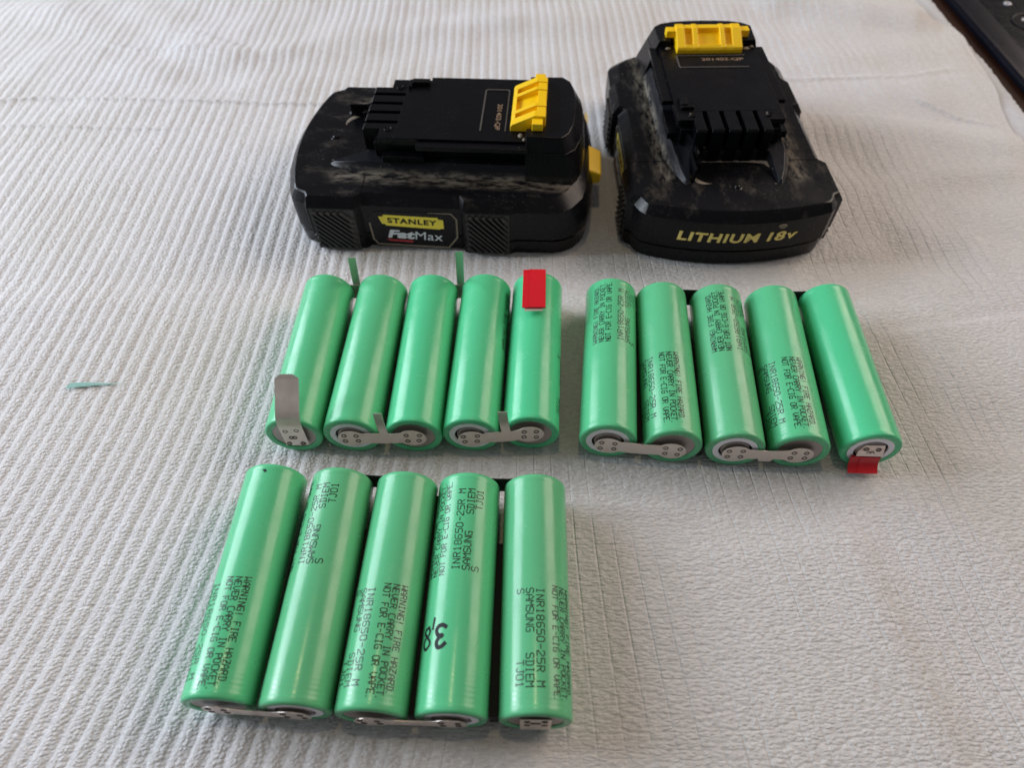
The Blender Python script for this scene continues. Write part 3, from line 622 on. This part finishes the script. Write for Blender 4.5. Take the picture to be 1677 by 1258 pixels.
def make_pack(name, label, pos, ang, group):
    ro = empty(name, (pos[0], pos[1], -2.0), -ang); tag(ro, label, 'power tool battery', group)
    # lower shell and upper shell with the seam between them
    finish(MB().loft([ring(LOWH, 0, 2.0), ring(LOWH, .9, .9), ring(LOWH, 7.5, .25), ring(LOWH, 7.9, .9), ring(LOWH, 8.6, .95)]), 'bottom_shell', M['black_side'], ro, smooth=True, ang=28)
    body = finish(MB().loft([ring(LOWH, 8.05, .9), ring(LOWH, 8.3, .25), ring(LOWH, 8.8, .0), ring(LOWH, 15, -.1), ring(MIDH, 23.6, -.1), ring(TOPH, 27.1, -.3), ring(TOPH, 27.5, .3)]), 'top_shell', M['black'], ro, smooth=True, ang=24)
    # moulded bump on the deck
    mb = MB(); rs = []
    for r, z in ((2.1, 27.45), (1.6, 27.75), (1.25, 27.7), (1.0, 28.2), (.5, 28.5), (.05, 28.55)):
        rs.append([(.6+r*math.cos(a*math.pi/9), 23.3+r*math.sin(a*math.pi/9), z) for a in range(18)])
    finish(mb.loft(rs, False, True), 'moulded_bump', M['black'], body, smooth=True, ang=60)
    # fine seam across the deck
    for sg in (-1, 1): finish(MB().box(min(sg*27, sg*37), max(sg*27, sg*37), 40.9, 41.3, 27.3, 27.62), 'deck_seam', M['black_side'], body)
    # foot ridge: a U with two arms reaching towards the nose
    def foot(half_extra):
        e = half_extra
        n_ = min(e, 0)*.28; i_ = max(e, 0); R_ = [(16.0, 40.5), (17.2-i_*.6, 31.5), (17.9-i_*.6, 26.6-i_), (19.0, 25.6-i_-n_*2), (20.0+i_*.4+n_, 26.6-i_*.6-n_*2), (21.8+i_+n_*1.6, 32), (25.0+e, 42), (25.6+e, 62), (26.2+e, 109)]
        return R_+[(-u, v) for u, v in reversed(R_)]
    finish(MB().loft([[(u, v, 27.2) for u, v in foot(.9)], [(u, v, float(np.interp(v, [25, 31, 40, 46], [28.2, 29.6, 31.8, 32.4]))) for u, v in foot(-2.3)]]), 'foot_ridge', M['black_skirt'], ro, bevel=.3)
    # dust packed into the groove at the foot of the fins, and round the ridge tips
    mb = MB(); pr = [(-13, 40.1), (-6, 39.9), (2, 40.0), (9, 39.6), (14.5, 38.8), (16.8, 35.4)]; q2 = [(-13.5, 40.6), (-6, 40.6), (2, 40.6), (9, 40.6), (16, 40), (17.2, 34.5)]
    mb.loft([[(x, y, 27.56), (x2, y2, 27.9), (x2, y2, 27.3), (x, y, 27.3)] for (x, y), (x2, y2) in zip(pr, q2)]); finish(mb, 'packed_dust', M['dirt'], ro, smooth=True, ang=60)
    rs_ = random.Random(5)
    for cx_, cy_, cz_, r_ in ((17.6, 105.6, 41.0, 1.5), (20.2, 107.3, 41.0, 1.0), (-17.8, 106.2, 41.0, 1.3), (19.4, 108.6, 41.0, .8)):
        ring_ = [(cx_+r_*(.8+.4*rs_.random())*math.cos(a_), cy_+r_*.7*(.8+.4*rs_.random())*math.sin(a_)) for a_ in np.linspace(0, 2*math.pi, 11)[:-1]]
        finish(MB().loft([[(x, y, cz_-.1) for x, y in ring_], [(cx_+(x-cx_)*.6, cy_+(y-cy_)*.6, cz_+.22) for x, y in ring_]]), 'dust_clump', M['dirt'], ro, smooth=True, ang=60)
    crs = []
    for a_ in np.linspace(math.radians(165), math.radians(285), 11):
        e_ = math.sin((a_-math.radians(165))/math.radians(120)*math.pi); w_ = .25+1.5*e_
        crs.append([(-10.5+(6.2+w_*.5)*math.cos(a_), 32+(6.2+w_*.5)*math.sin(a_), 27.35), (-10.5+6.2*math.cos(a_), 32+6.2*math.sin(a_), 27.5+.35*e_+.1), (-10.5+(6.2-w_)*math.cos(a_), 32+(6.2-w_)*math.sin(a_), 27.35)])
    finish(MB().loft(crs), 'dust_crescent', M['dirt'], ro, smooth=True, ang=60)
    # middle block + top plate
    finish(MB().box(-20.4, 20.4, 45.5, 109, 32.2, 38.2).box(-24.6, -20, 49, 66, 32.2, 35).box(20, 24.6, 49, 66, 32.2, 35), 'rail_web', M['black_tower'], ro, bevel=.3)
    plate = MB().prism([(-21.6, 54), (21.6, 54), (21.6, 109), (-21.6, 109)], 37.9, 41.0)
    plate.box(15.0, 21.6, 47.6, 54.1, 38.6, 41.0).box(-21.6, -15.4, 47.6, 54.1, 38.6, 41.0)
    tp = finish(plate, 'top_plate', M['black_tower'], ro, bevel=.25)
    for a0, b0 in ((-15.5, -11.2), (-9.2, -4.3), (-2.4, 2.4), (4.4, 9.3), (11.3, 15.1)):
        finish(MB().prof([(40.2, 27.4), (54.3, 27.4), (54.3, 40.9), (40.9, 40.9), (40.2, 40.2)], a0, b0), 'terminal_fin', M['black_tower'], ro, bevel=.25)
    for sg in (-1, 1):
        x0, x1 = sorted((sg*21.4, sg*25.8))
        finish(MB().box(x0, x1, 63.3, 109, 38.4, 40.1), 'slide_rail', M['black_tower'], ro, bevel=.25)
        mb = MB()
        for r, z in ((1.55, 40.98), (1.5, 41.2), (1.15, 41.22), (1.0, 40.6), (.05, 40.5)): pass
        rs = [[(sg*15.5+r*math.cos(a*math.pi/9), 51+r*math.sin(a*math.pi/9), z) for a in range(18)] for r, z in ((1.75, 41.0), (1.6, 41.25), (1.25, 41.25), (1.0, 41.04), (.05, 41.03))]
        finish(mb.loft(rs, False, True), 'screw_boss', M['black_tower'], tp, smooth=True, ang=50)
    # broken latch pocket on the left of the plate, with rubbed dust
    finish(MB().box(-19.6, -16.6, 56, 63.5, 40.9, 42.2).box(-19.6, -14.2, 54.6, 56.1, 40.9, 41.9), 'key_pocket', M['black'], tp, bevel=.3)
    # curved wall on the left arm
    arc = [(-22+7.5*math.sin(a), 47.4-9.5*(1-math.cos(a))*1.25) for a in np.linspace(0, math.pi/2, 9)]
    mb = MB(); mb.loft([[(x, y, 32.2), (x+.9, y+.5, 32.2), (x+.9, y+.5, 38.6-(i*.55)), (x, y, 38.6-(i*.55))] for i, (x, y) in enumerate(arc)])
    finish(mb, 'curved_wall', M['black'], ro, smooth=True, ang=50)
    finish(MB().box(-14.8, -12.2, 33.5, 39.5, 27.3, 31.5).box(-16.6, -15.6, 27, 39.5, 27.3, 33.0), 'pocket_wall', M['black'], ro, bevel=.3)
    # hump with notch for the latch
    baseH = [(0,108),(16,108),(27.0,108),(28.0,127.2),(25,129.0),(18,131.0),(9,132.0),(0,132.2)]
    midH  = [(0,108),(16,108),(23.7,108),(24.2,123.6),(20.8,127.4),(14,129.6),(8,130.4),(0,130.6)]
    finish(MB().loft([[(u, v, 27.2) for u, v in mirror(baseH)], [(u, v, 38.0) for u, v in mirror(midH)]]), 'hump', M['black_side'], ro, bevel=.25)
    upA = [(16.4,108),(23.7,108),(24.2,123.6),(20.8,127.4),(14,129.6),(8,130.4),(0,130.6)]
    upB = [(16.4,108),(21.7,108),(22.2,121.6),(18.8,124.6),(13,126.2),(7,126.8),(0,127)]
    def notch(h, z): 
        loop = [(0,115.2),(16.4,115.2)]+h; return [(u, v, z) for u, v in loop+[(-u, v) for u, v in reversed(loop) if u > 0]]
    finish(MB().loft([notch(upA, 38.0), notch(upB, 42.6)]), 'hump_top', M['black_side'], ro, bevel=.35)
    # side triangular shoulders flaring down to the end
    # latch
    mb = MB()
    mb.prof([(101.2, 40.4), (115.2, 40.4), (115.2, 44.2), (111.0, 44.0), (102.2, 41.6), (101.2, 41.3)], -14.4, 14.4)   # recessed floor
    rampt = [(101.0, 40.3), (115.4, 40.3), (115.4, 46.4), (111.0, 46.6), (101.6, 42.6), (101.0, 42.0)]
    for a0, b0 in ((-14.5, -10.8), (-7.3, -4.9), (4.9, 7.1), (10.3, 14.5)): mb.prof(rampt, a0, b0)
    for a0, b0 in ((-10.9, -7.2), (-5, 5), (7, 10.4)):
        mb.prof([(101.0, 40.3), (103.2, 40.3), (103.2, 43.1), (101.6, 42.5), (101.0, 41.9)], a0, b0)
        mb.prof([(111.8, 40.3), (115.3, 40.3), (115.3, 46.1), (111.8, 46.2)], a0, b0)
    mb.box(14.2, 18.6, 110.2, 114.4, 42.7, 45.6).box(-18.6, -14.2, 110.2, 114.4, 42.7, 45.6)
    finish(mb, 'release_latch', M['yellow'], ro, bevel=.3)
    # thumb button on the far end
    finish(MB().loft([[(u, v, 12.0+dz) for u, v, dz in ((-8.6, 132, 0), (9.2, 132, 0), (8.6, 139.6, 1.0), (-7.6, 139.6, 1.0))],
                      [(u, v, z) for u, v, z in ((-8.6, 130.5, 23.4), (9.4, 130.5, 22.6), (8.6, 139.9, 18.4), (-7.4, 139.9, 19.4))]]), 'thumb_button', M['yellow'], ro, bevel=1.1, segs=3)
    # embossed frame and etched number on the top plate
    mb = MB(); fr = [(-15.3, 88.6), (-14.5, 87.5), (15.3, 87.5), (15.3, 88.1), (-14.2, 88.1), (-14.7, 88.8), (-14.7, 97.6), (-14.2, 98.2), (15.3, 98.2), (15.3, 98.8), (-14.5, 98.8), (-15.3, 97.8)]
    mb.prism(fr, 40.9, 41.16); finish(mb, 'moulded_frame', M['frame'], tp)
    T = Matrix.Translation((5.0, 94.4, 41.05))
    text_mesh('etched_number', '201402-QP', 3.3, M['brown_print'], tp, T, .02, 0, 1, .03, fit=(18.5, 2.5))
    # gold lettering across the nose and on the sloping end
    Rn = Matrix.Rotation(math.pi/2, 4, 'X')
    o = text_mesh('lettering', 'LITHIUM', 5.9, M['gold_print'], body, Matrix.Translation((-7.4, 5.44, 15.9))@Rn, .17, .10, 1, .10, space=1.12, fit=(32, 4.9)); bend_to_nose(o.data)
    o = text_mesh('lettering', '18', 5.9, M['gold_print'], body, Matrix.Translation((15.6, 5.44, 15.9))@Rn, .17, .10, 1, .10, fit=(7.4, 4.9)); bend_to_nose(o.data)
    o = text_mesh('lettering', 'v', 5.9, M['gold_print'], body, Matrix.Translation((21.9, 5.44, 15.3))@Rn, .14, .10, 1, .10, fit=(4.2, 3.2)); bend_to_nose(o.data)
    mb = MB(); ch = [(14.8, 22.2), (16.2, 22.6), (18.0, 22.3), (18.2, 21.6), (17.0, 20.4), (15.8, 20.6), (14.9, 21.3)]
    mb.loft([[(u, 6.9, z-.1) for u, z in ch], [(u, 6.35, z-.1) for u, z in ch]]); finish(mb, 'chipped_spot', M['dirt'], body)
    # end lettering (same words, facing away from the nose)
    nrm = Vector((0, 8.0, 5.6)).normalized()
    up_ = Vector((0, -5.6, 8.0)).normalized(); Me = Matrix(((-1, 0, 0, -4), (0, up_.y, nrm.y, 130.1), (0, up_.z, nrm.z, 35.6), (0, 0, 0, 1)))
    text_mesh('end_lettering', 'LITHIUM', 3.6, M['gold_print'], ro, Me, .06, .25, 1.2, .03)
    Me2 = Matrix(((-1, 0, 0, -12), (0, up_.y, nrm.y, 132.6), (0, up_.z, nrm.z, 31.6), (0, 0, 0, 1)))
    text_mesh('end_lettering', '18v', 4.6, M['gold_print'], ro, Me2, .08, .25, 1.2, .03)
    # sides: grips and label
    for sg in (1, -1):
        for v0, v1 in ((20.6, 38.6), (83.4, 102.6)):
            x0, x1 = sorted((sg*42.2, sg*43.0))
            panel = finish(MB().box(x0, x1, v0, v1, 1.2, 23.2), 'grip_panel', M['grip'], ro, bevel=.25)
            # slanted ribs, each a piece of its own
            for k_ in range(-6, 9):
                base = v0+1.2+k_*2.75; sl = .95                    # v = base + sl*(22-z)
                pts = []
                lo, hi = v0+1.0, v1-1.2
                zs = sorted({2.2, 21.8, max(2.2, min(21.8, 22-(lo-base)/sl)), max(2.2, min(21.8, 22-(hi-base)/sl))})
                zz = [z for z in zs if lo-.01 <= base+sl*(22-z) <= hi+.01]
                if len(zz) < 2 or zz[-1]-zz[0] < 2.0: continue
                za, zb = zz[0], zz[-1]; va, vb = base+sl*(22-za), base+sl*(22-zb); h = .55
                xs0, xs1 = sg*42.9, sg*44.0
                mbr = MB().loft([[(xs0, va-h*1.5, za-h), (xs0, va+h*1.5, za+h), (xs1, va+h*.6, za+h*.4), (xs1, va-h*.6, za-h*.4)], [(xs0, vb-h*1.5, zb-h), (xs0, vb+h*1.5, zb+h), (xs1, vb+h*.6, zb+h*.4), (xs1, vb-h*.6, zb-h*.4)]])
                finish(mbr, 'grip_rib', M['grip'], panel)
        sx = sg*40.75
        lab = [(43.2, 14.5), (43.0, 17.0), (46, 20.8), (77.5, 21.2), (79.8, 18.0), (79.6, 7.4), (75.5, 1.7), (45.5, 2.4), (43.6, 5.2)]
        inn = [(43.9, 14.5), (43.7, 16.8), (46.3, 20.1), (77.2, 20.5), (79.1, 17.7), (78.9, 7.7), (75.2, 2.4), (45.8, 3.1), (44.3, 5.4)]
        panel = finish(MB().loft([[(sg*40.3, v, z) for v, z in lab], [(sx, v, z) for v, z in lab]]), 'label_panel', M['label'], ro)
        mb = MB(); n = len(lab)
        for i in range(n):
            if i in (0, 1, 2): continue
            j = (i+1) % n; x_ = sx+sg*.05
            mb.add([(x_, *lab[i]), (x_, *lab[j]), (x_, *inn[j]), (x_, *inn[i])], [(0, 1, 2, 3)])
        for i in range(2, 3):
            x_ = sx+sg*.05; mb.add([(x_, 68, 21.1), (x_, *lab[3]), (x_, *inn[3]), (x_, 68, 20.85)], [(0, 1, 2, 3)])
        finish(mb, 'dusty_label_rim', M['dirt'], panel)
        fl = sg   # on the far side the print is turned the other way so that it still reads
        def V(v): return v if fl > 0 else 123.2-v
        st = [(49.6, 19.2), (72.0, 18.4), (72.0, 17.4), (74.0, 17.3), (74.0, 12.4), (72.6, 12.4), (72.4, 11.9), (50.2, 13.3), (50.0, 14.1), (48.7, 14.2), (47.6, 18.2), (49.5, 18.2)]
        x_ = sx+sg*.10; finish(MB().loft([[(sx, V(v), z) for v, z in st], [(x_, V(v), z) for v, z in st]]), 'logo_plate', M['logo_yellow'], panel)
        t_ = Vector((0, 1, -.045)) if fl > 0 else Vector((0, -1, -.045)); t_.normalize(); out = Vector((sg, 0, 0)); up2 = out.cross(t_)
        def L(v, z): return Matrix(((t_.x, up2.x, out.x, x_), (t_.y, up2.y, out.y, V(v)), (t_.z, up2.z, out.z, z), (0, 0, 0, 1)))
        text_mesh('logo_lettering', 'STANLEY', 4.1, M['marker'], panel, L(61.2, 15.9), .15, 0, 1, .05, space=1.15, fit=(20.2, 3.0))
        text_mesh('logo_lettering', 'Fat', 5.2, M['logo_white'], panel, L(56.0, 8.4), .24, .2, 1, .05, space=1.02, fit=(11.6, 4.6))
        text_mesh('logo_lettering', 'Max', 5.0, M['logo_white'], panel, L(67.4, 7.8), .0, .05, 1, .05, space=1.05, fit=(11.4, 4.3))
        rd = [(49.6, 5.6), (60.6, 5.1), (60.4, 4.2), (50.4, 4.7)]
        finish(MB().loft([[(sx, V(v), z) for v, z in rd], [(x_, V(v), z) for v, z in rd]]), 'logo_underline', M['logo_red'], panel)
    seen = set()
    def warp(o_):
        for ch in o_.children:
            if ch.type == 'MESH' and ch.data.name not in seen:
                seen.add(ch.data.name)
                for v in ch.data.vertices:
                    y, z = v.co.y/S, v.co.z/S
                    v.co.y = (y-1.7*float(np.clip((y-95)/8, 0, 1)))*S
                    v.co.z = float(np.interp(z, [0, 8, 24, 27.5, 41, 43, 60], [0, 8, 22.5, 26, 40.6, 43.8, 60.8]))*S
            warp(ch)
    bpy.context.view_layer.update(); warp(ro)
    return ro
make_pack('tool_battery', 'black battery lying crosswise with yellow logo label facing the camera', (-97.58, 264.0), 1.6466, 'black slide-on tool batteries')
make_pack('tool_battery', 'black battery pointing at the camera with LITHIUM 18v lettering on its front', (90.0, 200.0), .00506, 'black slide-on tool batteries')
# ------------------------------------------------------------ small things
mb = MB(); sl = [(-164.8, 120.6), (-156, 121.6), (-144, 122.6), (-150, 122.7), (-158, 123.2), (-163.6, 123.2)]
o = finish(mb.prism([(x+157, y-122) for x, y in sl], 0, .05), 'green_film_scrap', M['sliver'], loc=(-151.5, 147, 1.0)); tag(o, 'thin pointed scrap of green film lying on the ribbed sheet', 'scrap')
dv = empty('black_device', (275.5, 360, -6.5)); tag(dv, 'black plastic device with round dial pad beyond the sheet edge', 'remote')
finish(MB().loft([[(x, y, z) for x, y in ((0+i, -140+i), (150, -140+i), (150, 130), (0+i, 130))] for z, i in ((0, .5), (3.0, 0), (4.6, 1.2))]), 'casing', M['device'], dv, bevel=.8)
finish(MB().loft([[(x, y, z) for x, y in ((i, -130+i), (148, -130+i), (148, 128), (i, 128))] for z, i in ((4.4, 1.8), (5.6, 12.5), (5.3, 14.0))]), 'bezel', M['device'], dv, bevel=.5)
face = finish(MB().box(14.5, 146, -118, 126, 4.6, 5.35), 'front_face', M['device_face'], dv, bevel=.2)
def flat_ring(cx, cy, r0_, r1_, z0, z1, n=48):
    mb = MB(); rs = []
    for r, z in ((r1_, z0), (r1_, z1-.2), (r1_-.3, z1), (r0_+.3, z1), (r0_, z1-.2), (r0_, z0)): rs.append([(cx+r*math.cos(2*math.pi*i/n), cy+r*math.sin(2*math.pi*i/n), z) for i in range(n)])
    return mb.loft(rs, False, False)
finish(flat_ring(33.5, 46, 10.2, 11.4, 5.3, 5.9), 'dial_ring', M['device'], face, smooth=True, ang=50)
finish(MB().prism([(28.8, 48.6), (32.2, 48.4), (30.8, 52.4)], 5.36, 5.5), 'arrow_mark', M['grey_print'], face)
finish(flat_ring(30, 70, .9, 2.3, 5.3, 5.9, 24), 'round_key', M['grey_print'], face, smooth=True, ang=50)
